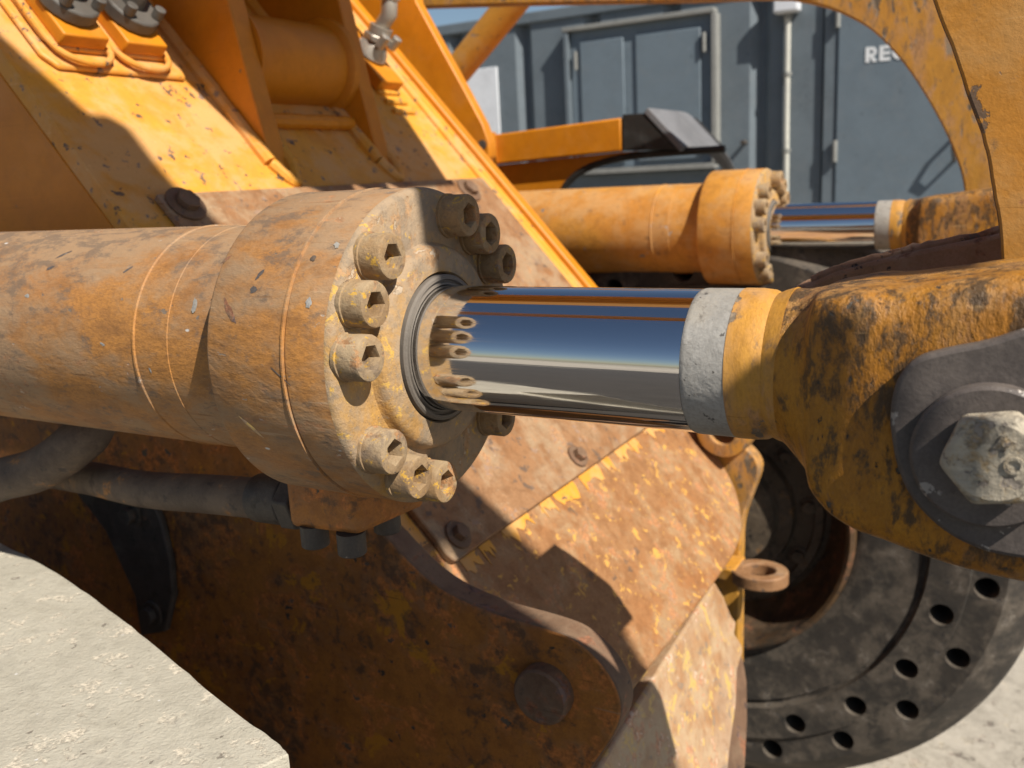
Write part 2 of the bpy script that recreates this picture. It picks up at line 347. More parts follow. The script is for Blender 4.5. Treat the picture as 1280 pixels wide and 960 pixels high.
cpart(MB().box((-7, CY + .12, -.02), (3.2, CY + 2.4, 2.53)), 'container_body', 'cont')
cpart(MB().box((-7.02, CY - .02, 2.53), (3.22, CY + 2.42, 2.60)), 'roof_rail', 'cont', bevel=.008)
cpart(MB().box((-7.02, CY - .015, -.1), (3.22, CY + 2.42, .08)), 'bottom_rail', 'cont', bevel=.008)
# shuttered window
sa = on_y(714, 48, CY - .05); sb = on_y(889, 205, CY - .05)
x0, x1 = sa.x, sb.x; z1 = 2.435; z0 = 1.575
sh = cpart(MB().box((x0 - .01, CY - .045, z0), (x1 + .01, CY + .058, z1)), 'shutter_frame', 'cont2', bevel=.004)
cpart(MB().box((x0 - .05, CY - .085, z1), (x1 + .03, CY - .002, z1 + .028)), 'drip_rail', 'railgrey', bevel=.004)
cpart(MB().box((x0 - .03, CY - .085, z0 - .035), (x1 + .03, CY - .002, z0 - .003)), 'sill_rail', 'railgrey', bevel=.004)
cpart(MB().box((x1 + .012, CY - .085, z0), (x1 + .045, CY - .002, z1 - .003)), 'frame_post', 'railgrey', bevel=.004)
cpart(MB().box((x0 - .045, CY - .08, z0), (x0 - .013, CY - .002, z1 - .003)), 'frame_post', 'cont', bevel=.004)
xm = on_y(790, 100, CY).x
cpart(MB().box((x0 + .06, CY - .060, z0 + .03), (xm - .03, CY - .046, z1 - .07)), 'shutter_panel', 'cont2', bevel=.006)
cpart(MB().box((xm + .05, CY - .060, z0 + .03), (x1 - .06, CY - .046, z1 - .07)), 'shutter_panel', 'cont2', bevel=.006)
for hx, hz in ((x0 + .035, z1 - .18), (x1 - .035, z1 - .16), (x0 + .035, z0 + .15), (x1 - .035, z0 + .12)):
    cpart(MB().lathe([(-.055, .012), (.055, .012)], (hx, CY - .072, hz), 'Z', 12), 'hinge', 'railgrey')
# underside flat apron below the window
cpart(MB().box((x0 - .03, CY - .02, 1.0), (x1 + .02, CY + .058, z0 - .04)), 'lower_panel', 'cont', bevel=.004)
# peg with handle
pg = on_y(932, 178, CY)
cpart(MB().lathe([(-.075, .013), (0, .013)], (pg.x, CY, pg.z), 'Y', 12), 'peg', 'dark')
# conduit with junction box
pc = on_y(985, 120, CY)
cd = cpart(MB().tube([(pc.x, CY - .03, .1), (pc.x + .004, CY - .03, 1.2), (pc.x, CY - .03, 1.8), (pc.x, CY - .03, 2.36)], .017, 12), 'conduit', 'cream')
for zz in (1.35, 1.62, 2.05): cpart(MB().lathe([(-.01, .026), (.01, .026)], (pc.x, CY - .028, zz), 'Z', 14), 'pipe_clip', 'railgrey')
cpart(MB().box((pc.x - .07, CY - .10, 2.38), (pc.x + .07, CY - .003, 2.50)), 'junction_box', 'white', bevel=.012)
cpart(MB().lathe([(0, .024), (.035, .024)], (pc.x, CY - .03, 2.35), 'Z', 14), 'gland', 'railgrey')
# door
dx0 = on_y(1041, 100, CY).x
dr = cpart(MB().box((dx0 + .03, CY - .035, .12), (dx0 + 1.05, CY - .004, 2.44)), 'door', 'cont2', bevel=.006)
cpart(MB().box((dx0 - .045, CY - .025, .1), (dx0 + .026, CY - .003, 2.46)), 'door_post', 'cont', bevel=.004)
for hz in (2.33, 1.60, .9):
    cpart(MB().lathe([(-.06, .014), (.06, .014)], (dx0 + .028, CY - .045, hz), 'Z', 12), 'door_hinge', 'railgrey')
hb = on_y(1196, 178, CY)
cpart(MB().tube([(hb.x + .02, CY - .036, hb.z + .06), (hb.x + .02, CY - .10, hb.z + .06), (hb.x - .01, CY - .115, hb.z - .02), (hb.x - .0, CY - .10, hb.z - .09), (hb.x, CY - .036, hb.z - .09)], .011, 10), 'door_handle', 'dark')
tp = on_y(1083, 79, CY)
lm = MB(); LW, LH, LS = .056, .080, .021
def lbox(x0, z0, x1, z1): lm.box((tp.x + x0, CY - .0385, tp.z + z0), (tp.x + x1, CY - .0352, tp.z + z1))
def lpoly(pts): lm.prism([(tp.x + a, CY - .0385, tp.z + b) for a, b in pts], (0, .0033, 0))
def larc(cx_, cz_, ro, ri, a0, a1, n=10):
    for k in range(n):
        t0 = R_(a0 + (a1 - a0) * k / n); t1 = R_(a0 + (a1 - a0) * (k + 1) / n)
        lpoly([(cx_ + ro * math.cos(t0), cz_ + ro * math.sin(t0)), (cx_ + ro * math.cos(t1), cz_ + ro * math.sin(t1)), (cx_ + ri * math.cos(t1), cz_ + ri * math.sin(t1)), (cx_ + ri * math.cos(t0), cz_ + ri * math.sin(t0))])
lbox(0, 0, LS, LH); lbox(LS, LH - .017, .032, LH); lbox(LS, .028, .032, .044); larc(.032, .054, .026, .009, -90, 90)
lpoly([(.024, .028), (.043, .028), (.062, 0), (.039, 0)])
xo = .072; lbox(xo, 0, xo + LS, LH)
for z_ in (0, .0315, LH - .017): lbox(xo + LS, z_, xo + .056, z_ + .017)
xo = .138; larc(xo + .040, .040, .041, .020, 42, 318, 16)
lbox(.222, 0, .240, .019)
cpart(lm, 'lettering', 'letter')
# white sheet with a dark window
ws = MB().box((-3.2, CY - .018, 1.75), (on_y(623, 100, CY).x, CY - .003, 2.285)).build('notice_board', 'white', None, .003)
tag(ws, 'plain white notice board fixed on the corrugated container wall', 'board')
b0 = on_y(590, 150, CY)
MB().box((b0.x - .1, CY - .024, 1.72), (on_y(603, 155, CY).x, CY - .019, on_y(600, 141, CY).z)).build('dark_pane', 'cont', ws, .006)

# ------------------------------------------------------------------ front frame of the loader
fr = empty('wheel_loader', 'orange welded loader front frame with sloping deck, gussets and rusted lower end', 'loader')
near_prof = [(-.36, 1.158), (-.298, 1.133), (-.262, 1.107), (-.215, 1.068), (-.168, 1.043), (-.099, 1.028), (-.032, 1.023), (.01, 1.015), (.045, .989), (.064, .952), (.058, .912), (.024, .851), (-.03, .76), (-.10, .62), (-.16, .3)]
near_prof = smooth_pts(near_prof, 4)
def dz(x, h=0): p = deck(x, 0, h); return p.x, p.z
upper = [dz(-2.35, -.028), dz(-1.2, -.028), dz(-.40, -.028)]
sp = plate_y(upper + near_prof + [(-2.35, .3)], .235, .2755).build('side_plate', 'side', fr, .004)
sp['label'] = 'dark rusty side plate with brown rounded edge'
sp.data.materials.append(M['rim'])
for p in sp.data.polygons:
    if abs(p.normal.y) < .5: p.material_index = 1
# clean orange upper half of the near side (a doubler)
plate_y([dz(-2.35, -.0274), dz(-.50, -.0274), (-.50, 1.30), (-2.35, 1.30)], .229, .2349).build('side_doubler', 'paint', fr, .002)
far_prof = smooth_pts([(-.36, 1.158), (-.262, 1.08), (-.20, 1.0), (-.12, .965), (-.07, .94), (-.046, .90), (-.062, .84), (-.081, .78), (-.088, .69), (-.09, .3)], 4)
plate_y(upper + far_prof + [(-2.35, .3)], 1.275, 1.318).build('side_plate', 'arch', fr, .004)
# deck: orange part, then the lower peeled part
def deck_plate(x0, x1, y0, y1, h, th):
    return MB().prism([deck(x0, y0, h), deck(x1, y0, h), deck(x1, y1, h), deck(x0, y1, h)], -SN * th)
deck_plate(-2.35, -.40, .2288, 1.318, 0, .027).build('deck_plate', 'deck', fr, .003)
MB().prism([deck(x, y, 0) for x, y in [(-.397, .276), (-.03, .276), (-.03, .90)] + smooth_pts([(-.031, .98), (-.034, 1.06), (-.048, 1.15), (-.085, 1.235), (-.13, 1.274)], 4) + [(-.397, 1.274)]], -SN * .03).build('lower_deck_plate', 'peeled', fr, .004)
# wear plate with rounded corners
wp = []
def rc(cx_, cy_, r, a0, a1):
    return [(cx_ + r * math.cos(a0 + (a1 - a0) * k / 5), cy_ + r * math.sin(a0 + (a1 - a0) * k / 5)) for k in range(6)]
wpl = [(-.692, .30), (-.26, .335)] + rc(-.245, .345, .012, -math.pi / 2, 0) + [(-.233, 1.232), (-.692, 1.232)]
MB().prism([deck(x, y, .001) for x, y in wpl], SN * .012).build('wear_plate', 'rustplate', fr, .0025)
rg2 = random.Random(21); ya = .36
while ya < 1.2:
    yb = ya + rg2.uniform(.03, .09); pr = [deck(-.2325, ya, .0006), deck(-.2325, yb, .0006)]
    k_ = 7
    pr += [deck(-.2325 + rg2.uniform(.004, .022), yb - (yb - ya) * q / k_, .0006) for q in range(k_ + 1)]
    MB().prism(pr, SN * .0008).build('paint_remnant', 'deck', fr); ya = yb + rg2.uniform(.0, .05)
MB().prism([deck(-.396, .279, .0006), deck(-.30, .279, .0006), deck(-.262, .30, .0006), deck(-.262, .330, .0006), deck(-.396, .322, .0006)], SN * .001).build('paint_remnant', 'deck', fr)
def hexbolt(p, nrm, r, h, name='bolt', mat='dark', parent=None, washer=1.6):
    nrm = Vector(nrm).normalized(); u = nrm.orthogonal().normalized(); v = nrm.cross(u); p = Vector(p)
    mb = MB()
    def ring(rr, hh, k): return [p + (u * math.cos(2 * math.pi * i / k) + v * math.sin(2 * math.pi * i / k)) * rr + nrm * hh for i in range(k)]
    if washer:
        mb.prism(ring(r * washer, 0, 24), nrm * h * .3)
    mb.prism(ring(r, h * .31, 6), nrm * h * .7)
    return mb.build(name, mat, parent, r * .08)
for (x, y, r) in ((-.676, .337, .019), (-.668, 1.128, .019), (-.252, .375, .013), (-.252, .772, .013), (-.252, 1.17, .013)):
    hexbolt(deck(x, y, .0131), SN, r, .016, 'wear_bolt', 'rim', fr, 1.7)
# far edge rail, double stepped
deck_plate(-2.35, -.40, 1.285, 1.322, .022, .0215).build('edge_rail', 'paint', fr, .006)
deck_plate(-2.35, -.40, 1.246, 1.2845, .010, .0095).build('rail_step', 'deck', fr, .005)
bead([deck(-2.0, 1.244, .003), deck(-.41, 1.244, .003)], .007, 150, 8).build('weld', 'deck', fr)
# gussets
def gusset(y0, y1):
    return plate_y([(-.712, 1.565), (-.735, 1.60), (-.768, 1.746), (-.795, 1.874), (-.90, 2.4), (-1.30, 2.80), (-1.75, 2.86), dz(-1.75, -.005), dz(-1.0, -.005)], y0, y1)
gusset(.600, .642).build('gusset', 'paint', fr, .005)
gusset(.912, .952).build('gusset', 'paint', fr, .005)
for y, s in ((.594, 1), (.648, 2), (.906, 3), (.958, 4)):
    bead([deck(-1.75, y, .004), deck(-.735, y, .004)], .0135, 120, s).build('weld', 'deck', fr)
bead([deck(-.735, .596, .004), deck(-.705, .621, .002), deck(-.735, .646, .004)], .012, 24, 5).build('weld', 'deck', fr)
bead([deck(-.735, .908, .004), deck(-.705, .932, .002), deck(-.735, .956, .004)], .012, 24, 6).build('weld', 'deck', fr)
MB().lathe([(.642, .082), (.912, .082)], (-.862, 0, 1.79), 'Y', 48).build('cross_tube', 'paint', fr)
MB().lathe([(.6421, .094), (.652, .092), (.657, .084)], (-.862, 0, 1.79), 'Y', 48).build('weld', 'paint', fr)
MB().lathe([(.9119, .100), (.900, .096), (.893, .084)], (-.862, 0, 1.79), 'Y', 48).build('weld', 'paint', fr)
bead([deck(-.80, .655, .012), deck(-.80, .90, .012)], .014, 40, 9).build('weld', 'paint', fr)
MB().lathe([(.642, .06), (.912, .06)], (-1.02, 0, 2.12), 'Y', 40).build('cross_tube', 'paint', fr)
# pin end on the near ear
pc2 = on_y(684, 862, .235)
MB().lathe([(-.022, .0), (-.022, .033), (-.019, .036), (.0, .036)], (pc2.x, .235, pc2.z), 'Y', 40, False).build('pin_end', 'rim', fr)
# lower worn nose plate, steeper than the deck
a0 = deck(-.028, 0, 0); T2 = R_(72); N2 = Vector((math.sin(T2), 0, math.cos(T2))); C2 = N2.dot(Vector((a0.x, 0, a0.z))) - .004
def on_nose(px, py):
    r = ray(px, py); return CAM + r * ((C2 - N2.dot(CAM)) / N2.dot(r))
npx = [(792, 888), (894, 727), (905, 745), (914, 768), (921, 778), (919, 792), (928, 806), (929, 816), (922, 840), (921, 880), (914, 930), (906, 1010), (800, 1060), (700, 1040)]
MB().prism([on_nose(*p) for p in npx], -N2 * .028).build('nose_plate', 'polished', fr, .005)
lpx = [(931, 812), (937, 822), (942, 850), (943, 900), (938, 1010), (909, 1010), (917, 930), (924, 880)]
MB().prism([on_nose(*p) - N2 * .012 for p in lpx], -N2 * .05).build('nose_edge', 'rim', fr, .006)
# dark strap on the side plate
stp = [on_y(p[0], p[1], .222) for p in ((92, 612), (182, 612), (200, 650), (212, 700), (216, 745), (206, 790), (176, 795), (168, 745), (150, 705), (132, 665))]
st = MB().prism(stp, (0, .012, 0)).build('strap_plate', 'dark', fr, .003)
for p in ((166, 642), (192, 766)):
    q = on_y(p[0], p[1], .222); hexbolt((q.x, .2218, q.z), (0, -1, 0), .014, .016, 'strap_bolt', 'dark', st, 1.5)
# ring lug on the far ear
lg = MB(); zc_ = .69; k = 28; oc = [(-.03 + .062 * math.cos(2 * math.pi * i / k), 1.222 + .055 * math.sin(2 * math.pi * i / k)) for i in range(k)]
ic = [(-.03 + .034 * math.cos(2 * math.pi * i / k), 1.222 + .030 * math.sin(2 * math.pi * i / k)) for i in range(k)]
for hi, z in enumerate((zc_, zc_ - .03)):
    lg.v += [(x, y, z) for x, y in oc] + [(x, y, z) for x, y in ic]
for i in range(k):
    j = (i + 1) % k
    lg.f += [(i, j, k + j, k + i), (2 * k + i, 3 * k + i, 3 * k + j, 2 * k + j), (i, 2 * k + i, 2 * k + j, j), (k + i, k + j, 3 * k + j, 3 * k + i)]
lg.build('ring_lug', 'rustplate', fr, .004)
MB().prism([(-.13, 1.20, .69), (-.075, 1.19, .692), (-.075, 1.274, .692), (-.13, 1.274, .69)], (0, 0, -.03)).build('lug_root', 'arm', fr, .004)
# far bracket with dark bore
bk = on_y(911, 543, 1.27)
MB().lathe([(0, .03), (0, .062), (-.05, .058), (-.055, .034), (-.055, .03), (0.02, .03)], (bk.x, 1.274, bk.z + .02), 'Y', 36, False).build('bracket_boss', 'arch', fr)
# tower cheek beyond the far rail
tw = xz([(395, -140), (500, -120), (520, 2), (545, 48), (578, 108), (603, 155), (611, 178), (611, 196), (604, 208), (592, 208), (560, 190), (470, 90)], 1.40)
ck = plate_y(tw, 1.40, 1.436).build('tower_cheek', 'paint', fr, .004)
hc = on_y(603, 181, 1.40)
MB().lathe([(-.003, .0), (-.003, .012), (.01, .012)], (hc.x, 1.40, hc.z), 'Y', 20, False).build('cheek_hole_disc', 'dark', ck)  # dark disc in place of the hole, its shade put into the colour

# hose pads on the deck
def dk(px, py, h): p = on_deck(px, py, h); return p.x, p.y
MB().prism([deck(x, y, .0005) for x, y in ((-1.4, .285), (-.885, .285), (-.868, .302), (-.866, .545), (-.90, .56), (-1.4, .56))], SN * .010).build('pad_plate', 'deck', fr, .006, 3)
MB().prism([deck(x, y, .0105) for x, y in ((-1.38, .300), (-.905, .300), (-.889, .316), (-.888, .525), (-.91, .537), (-1.38, .537))], SN * .010).build('pad_plate', 'deck', fr, .005, 3)
def hose_set(bx, by, wid, idx, label):
    b = MB().prism([deck(bx, by, .0206), deck(bx, by + wid, .0206), deck(bx - .10, by + wid, .0206), deck(bx - .10, by, .0206)], SN * .024).build('pad_block', 'paint', fr, .003)
    bead([deck(bx - .11, by - .006, .021), deck(bx + .006, by - .006, .021), deck(bx + .008, by + wid + .004, .021), deck(bx - .11, by + wid + .006, .021)], .0055, 30, idx).build('weld', 'deck', fr)
    base = deck(bx - .045, by + wid * .5, .046)
    h = empty('hose_flange', label, 'hose flange', base)
    inv = Matrix.Translation(-base)
    def hp(mb, name, mat, bev=0.0):
        o = mb.build(name, mat, None, bev); o.parent = h; o.matrix_parent_inverse = inv; return o
    u = Vector((0, 1, 0)); v = -SM
    oct_ = [base + u * (wid * .56 * math.cos(a)) + v * (.052 * math.sin(a)) for a in [2 * math.pi * (k + .5) / 16 for k in range(16)]]
    hp(MB().prism(oct_, SN * .024), 'clamp_half', 'hoseblack', .004)
    hp(MB().tube([base + SN * .022, base + SN * .05, base + SN * .10 + v * .02, base + SN * .16 + v * .10, base + SN * .20 + v * .22], [.019, .018, .019, .019, .019], 20), 'hose', 'hoseblack')
    for su in (-1, 1):
        for sv in (-1, 1):
            c = base + u * su * wid * .34 + v * sv * .030 + SN * .0245
            ring = [c + (u * math.cos(2 * math.pi * k / 20) + v * math.sin(2 * math.pi * k / 20)) * .0095 for k in range(20)]
            s = hp(MB().prism(ring, SN * .018), 'socket_screw', 'hoseblack', .0015)
            hexr = [c + (u * math.cos(2 * math.pi * k / 6) + v * math.sin(2 * math.pi * k / 6)) * .0048 + SN * .0178 for k in range(6)]
            q = MB().prism(hexr, SN * .0006).build('hex_recess', 'black', None); q.parent = s; q.matrix_parent_inverse = inv
p1 = on_deck(63, 44, .0206); p2 = on_deck(143, 54, .0206)
hose_set(p1.x, p1.y, .082, 1, 'dark grey hose flange on the orange pad block nearer the deck edge')
hose_set(p2.x, p2.y, .082, 2, 'dark grey hose flange on the orange pad block beside the gusset')
# plated elbow fitting on the far side of the deck
pb = on_deck(476, 92, .02)
MB().prism([deck(pb.x + .01, pb.y - .04, .0005), deck(pb.x + .01, pb.y + .045, .0005), deck(pb.x - .2, pb.y + .045, .0005), deck(pb.x - .2, pb.y - .04, .0005)], SN * .03).build('pad_block', 'paint', fr, .003)
for k_ in range(3): bead([deck(pb.x + .014 + .02 * k_, pb.y - .04, .003), deck(pb.x + .014 + .02 * k_, pb.y + .04, .003)], .006, 20, 40 + k_).build('weld', 'deck', fr)
fb = deck(pb.x - .05, pb.y, .031)
ft = empty('hose_fitting', 'silver plated hydraulic elbow fitting standing on the deck behind the far gusset', 'fitting', fb)
fi = Matrix.Translation(-fb)
def fp(mb, name, mat, bev=0.0):
    o = mb.build(name, mat, None, bev); o.parent = ft; o.matrix_parent_inverse = fi; return o
q0 = fb; q1 = on_y(471, 52, pb.y); q2 = on_y(477, 33, pb.y); q3 = on_y(486, 18, pb.y); q4 = on_y(487, -30, pb.y)
fp(MB().tube([q0, q0.lerp(q1, .5), q1], [.042, .036, .026], 20), 'flange_body', 'zinc', .003)
fp(MB().tube([q1, q1.lerp(q2, .45)], .034, 6), 'hex_nut', 'zinc', .003)
fp(MB().tube([q1.lerp(q2, .5), q2], .027, 20), 'ferrule', 'zinc')
fp(MB().tube([q2, q2.lerp(q3, .7), q3, q3.lerp(q4, .2), q3.lerp(q4, .35)], [.017, .018, .019, .019, .019], 18), 'elbow', 'zinc')
fp(MB().tube([q3.lerp(q4, .35), q3.lerp(q4, .9)], .025, 6), 'swivel_nut', 'zinc', .003)
fp(MB().tube([q3.lerp(q4, .9), q4 + Vector((-.02, 0, .2)), q4 + Vector((-.1, .05, .5))], .018, 16), 'hose', 'hoseblack')
for sy in (-1, 1):
    c = fb + Vector((0.035, .022 * sy, .0)) + SN * .012
    fp(MB().tube([c, c + SN * .03], .011, 14), 'cap_screw', 'zinc', .001)

# ------------------------------------------------------------------ hydraulic cylinders
hc1 = empty('hydraulic_cylinder', 'large dusty orange hydraulic cylinder with bolted head and chrome rod in the foreground', 'hydraulic cylinder', (0, 0, ZC), 'hydraulic cylinders of the loader')
def hcp(mb, name, mat, bev=0.0, ang=35, par=None, rough=None):
    o = mb.build(name, mat, par or hc1, bev, 2, ang, rough); return o
RB = .1087; RH = .1364
def ridge(x, r, s=1): return [(x - .0022, r), (x - .001, r + .0012 * s), (x + .001, r + .0012 * s), (x + .0022, r)]
bp_ = [(-2.0, RB)] + ridge(-.252, RB) + [(-.2085, RB), (-.2078, RB - .0006), (-.2070, RB - .0006)] + [(-.131, RB - .0006)]
hcp(MB().lathe(bp_, seg=160), 'barrel', 'barrel')
hp_ = [(-.131, .10), (-.131, RH - .003), (-.129, RH - .001), (-.1265, RH)] + [(-.0492, RH), (-.0482, RH + .0011), (-.0466, RH + .0011), (-.0460, RH - .0012), (-.0448, RH - .0012), (-.0442, RH - .0003)] + [(-.006, RH - .0003), (-.003, RH - .0015), (-.001, RH - .0035), (0, RH - .0055), (0, .06)]
hcp(MB().lathe(hp_, seg=160, cap=False), 'cylinder_head', 'barrel')
hd = [x for x in hc1.children if x.name == 'cylinder_head'][0]
hd.data.materials.append(M['flange'])
for p in hd.data.polygons:
    if p.center.x > -.0062: p.material_index = 1
gl = [(-.001, .0905), (.002, .0884), (.0055, .0874), (.0085, .0862), (.0108, .0835), (.0118, .080), (.0118, .0655), (.0095, .0642), (.003, .0640), (.003, .052)]
hcp(MB().lathe(gl, seg=128, cap=False), 'gland', 'flange')
hcp(MB().lathe([(.0031, .0632), (.0135, .0628), (.0150, .0612), (.0150, .0588), (.012, .0578), (.012, .0566), (.0142, .0556), (.0142, .0540), (.002, .0537)], seg=128, cap=False), 'wiper_seal', 'seal')
hcp(MB().lathe([(-.02, .0533), (.241, .0533)], seg=192), 'rod', 'chrome')
hcp(MB().lathe([(.2411, .0530), (.2425, .0538), (.2445, .0540), (.272, .0541), (.2725, .0535)], seg=128, cap=False), 'rod_collar', 'bare')
# forged rod eye: sections along X (x, centre z, half height, half depth, squareness)
secs = [(.2722, 0, .0545, .0545, 2.0), (.284, 0, .0545, .0545, 2.0), (.2925, 0, .0535, .0535, 2.0), (.2965, 0, .0515, .052, 2.0), (.301, 0, .0535, .0535, 2.0), (.308, -.001, .0555, .056, 2.0), (.314, -.004, .0585, .0575, 2.1),
        (.319, -.006, .0608, .059, 2.3), (.327, -.008, .0640, .0625, 3.2), (.333, -.0095, .0670, .0665, 7.0), (.345, -.014, .0735, .0675, 9), (.360, -.0165, .0785, .068, 10), (.378, -.0195, .0825, .068, 7), (.41, -.0215, .0885, .068, 8), (.45, -.0215, .094, .068, 8),
        (.50, -.0215, .095, .068, 8), (.54, -.022, .088, .068, 8), (.565, -.022, .072, .068, 8), (.58, -.022, .045, .066, 6), (.585, -.022, .02, .05, 4)]
nk = MB().lathe([(x, h) for x, z_, h, w_, e in secs[:6]], seg=96)
hcp(nk, 'rod_neck', 'arch')
secs = [(.306, -.001, .0545, .055, 2.0)] + secs[5:]
secs = smooth_pts(secs, 4)
eb = MB(); SG = 96
for (x, zc0, hh, hw, e) in secs:
    for k in range(SG):
        a = 2 * math.pi * k / SG; ca, sa_ = math.cos(a), math.sin(a)
        eb.v.append((x, hw * math.copysign(abs(ca) ** (2 / e), ca), zc0 + hh * math.copysign(abs(sa_) ** (2 / e), sa_)))
for i in range(len(secs) - 1):
    for k in range(SG): eb.f.append((i * SG + k, i * SG + (k + 1) % SG, (i + 1) * SG + (k + 1) % SG, (i + 1) * SG + k))
eb.f += [tuple(range(SG)), tuple((len(secs) - 1) * SG + k for k in range(SG))]
hcp(eb, 'rod_eye', 'eye', 0, 32)
# socket head screws
def socket_bolt():
    mb = MB(); n = 24; r = .0182; h = .0225
    prof = [(-.001, r + .0012), (.0025, r + .0012), (.003, r), (h - .0022, r), (h - .0006, r - .0009), (h, r - .0024)]
    for a, q in prof: mb.v += [(a, q * math.cos(2 * math.pi * k / n), q * math.sin(2 * math.pi * k / n)) for k in range(n)]
    hx = []
    for k in range(n):
        a = 2 * math.pi * k / n; s = (a % (math.pi / 3)) - math.pi / 6; q = .0105 * math.cos(math.pi / 6) / math.cos(s); hx.append((q * math.cos(a), q * math.sin(a)))
    for xx, sc in ((h, 1.06), (h - .0012, 1.0), (h - .013, 1.0)): mb.v += [(xx, p * sc, q * sc) for p, q in hx]
    nr = len(prof) + 3
    for i in range(nr - 1):
        for k in range(n): mb.f.append((i * n + k, i * n + (k + 1) % n, (i + 1) * n + (k + 1) % n, (i + 1) * n + k))
    mb.f.append(tuple((nr - 1) * n + k for k in range(n)))
    return mb
sb_ = socket_bolt().build('socket_bolt', 'bolt', hc1, 0, 2, 30)
angs = [42.3, 63.2, 83.4, 124.6, 146.4, 166.7, 224.5, 245, 266, 302, 322.2, 341.6]
for i, a in enumerate(angs):
    o = sb_ if i == 0 else sb_.copy()
    if i: col.objects.link(o)
    o.location = (0, -.1159 * math.sin(R_(a)), .1159 * math.cos(R_(a)))
    o.rotation_euler = (random.uniform(0, 6.28), 0, 0)
# scars on the near barrel and head, chips of bare steel, splashes of pale mud
def scar(px, py, rad, ln, wd, ang, mat, seed):
    r = ray(px, py); o_ = CAM - Vector((0, 0, ZC)); a = r.y ** 2 + r.z ** 2; b = o_.y * r.y + o_.z * r.z; c = o_.y ** 2 + o_.z ** 2 - rad ** 2
    t = (-b - math.sqrt(b * b - a * c)) / a; p = o_ + r * t; th = math.atan2(p.z, p.y); rd = random.Random(seed); mb = MB(); k = 14
    mb.v.append((p.x, (rad + .0005) * math.cos(th), (rad + .0005) * math.sin(th)))
    for i in range(k):
        q = 2 * math.pi * i / k; u = ln * math.cos(q) * rd.uniform(.65, 1.15); v = wd * math.sin(q) * rd.uniform(.65, 1.15)
        dx = u * math.cos(ang) - v * math.sin(ang); dt = (u * math.sin(ang) + v * math.cos(ang)) / rad
        mb.v.append((p.x + dx, (rad + .0002) * math.cos(th + dt), (rad + .0002) * math.sin(th + dt)))
    mb.f = [(0, i + 1, (i + 1) % k + 1) for i in range(k)]
    return mb.build('scar', mat, hc1)
sc_list = [(243, 382, RB, .0075, .003, 1.5, 'bare'), (287, 390, RH, .013, .0032, .9, 'rim'), (312, 532, RH, .014, .0022, .85, 'polished'), (325, 343, RH, .006, .002, -1.0, 'keeper'), (317, 362, RH, .004, .003, 0, 'keeper'),
           (386, 379, RH, .005, .003, 1.5, 'bare'), (421, 306, RH, .004, .0026, .8, 'bare'), (392, 323, RH, .003, .003, 0, 'pipe'), (80, 318, RB, .010, .002, -.6, 'keeper'), (160, 337, RB, .006, .0016, -.7, 'keeper'), (63, 335, RB, .007, .0022, -.5, 'keeper'),
           (34, 370, RB, .004, .002, .2, 'bare'), (282, 325, RH, .006, .0016, -.8, 'rim'), (188, 463, RB, .003, .0012, 1.2, 'bare'), (128, 430, RB, .004, .0015, .4, 'bare'), (350, 470, RH, .014, .0007, .6, 'keeper')]
for i, (a, b, r, l, w_, an, mt_) in enumerate(sc_list): scar(a, b, r, l, w_, an, mt_, 50 + i)
# far cylinder: same parts, slightly more retracted
hc2 = copy_tree(hc1); hc2.location = (-.10, 1.55, ZC - .006)
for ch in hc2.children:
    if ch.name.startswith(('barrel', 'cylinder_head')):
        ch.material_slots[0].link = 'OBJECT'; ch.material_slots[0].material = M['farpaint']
hc2['label'] = 'orange hydraulic cylinder with short chrome rod beyond the frame, beneath the mudguard'
# port block and pipework below the near head
pbk = empty('port_block', 'dark greasy hydraulic port block bolted under the cylinder head', 'port block', (-.10, 0, 1.28))
pi_ = Matrix.Translation((.10, 0, -1.28))
def pp(mb, name, mat, bev=0.0):
    o = mb.build(name, mat, None, bev); o.parent = pbk; o.matrix_parent_inverse = pi_; return o
pp(MB().prism([(-.150, -.045, 1.236), (-.066, -.045, 1.240), (-.052, .045, 1.240), (-.150, .05, 1.236)], (0, 0, .07)), 'block', 'side', .008)
for x, y in ((-.128, -.034), (-.082, -.036), (-.085, .022), (-.128, .02)):
    pp(MB().lathe([(-.018, .012), (-.0165, .0135), (0.004, .0135)], (x, y, 1.236), 'Z', 20), 'cap_screw', 'dark')
t1 = MB().tube(smooth_pts([(-.98, .13, 1.10), (-.80, .11, 1.165), (-.62, .07, 1.195), (-.45, .03, 1.213), (-.30, .01, 1.232), (-.148, 0, 1.245)], 8), .0215, 24).build('hydraulic_pipe', 'pipe')
MB().tube([(-.235, .004, 1.2395), (-.232, .004, 1.2398), (-.19, .002, 1.2425), (-.187, .002, 1.2427)], [.022, .0255, .0255, .022], 24).build('ferrule', 'dark', t1)
MB().tube([(-.187, .002, 1.2427), (-.166, .001, 1.244)], .030, 6).build('swivel_nut', 'dark', t1, .002)
tag(t1, 'muddy dark steel pipe running under the barrel into the port block', 'pipe')
g0 = on_y(-60, 622, -.02); g1 = on_y(0, 600, -.01); g2 = on_y(50, 586, .0); g3 = on_y(95, 555, .01); g4 = on_y(118, 525, .03)
t2 = MB().tube(smooth_pts([g0 + Vector((-.15, -.03, -.06)), g0, g1, g2, g3, g4, g4 + Vector((.0, .06, .1))], 8), .027, 28).build('hydraulic_hose', 'pipe')
tag(t2, 'bent grey hose curving up behind the dusty barrel', 'hose')

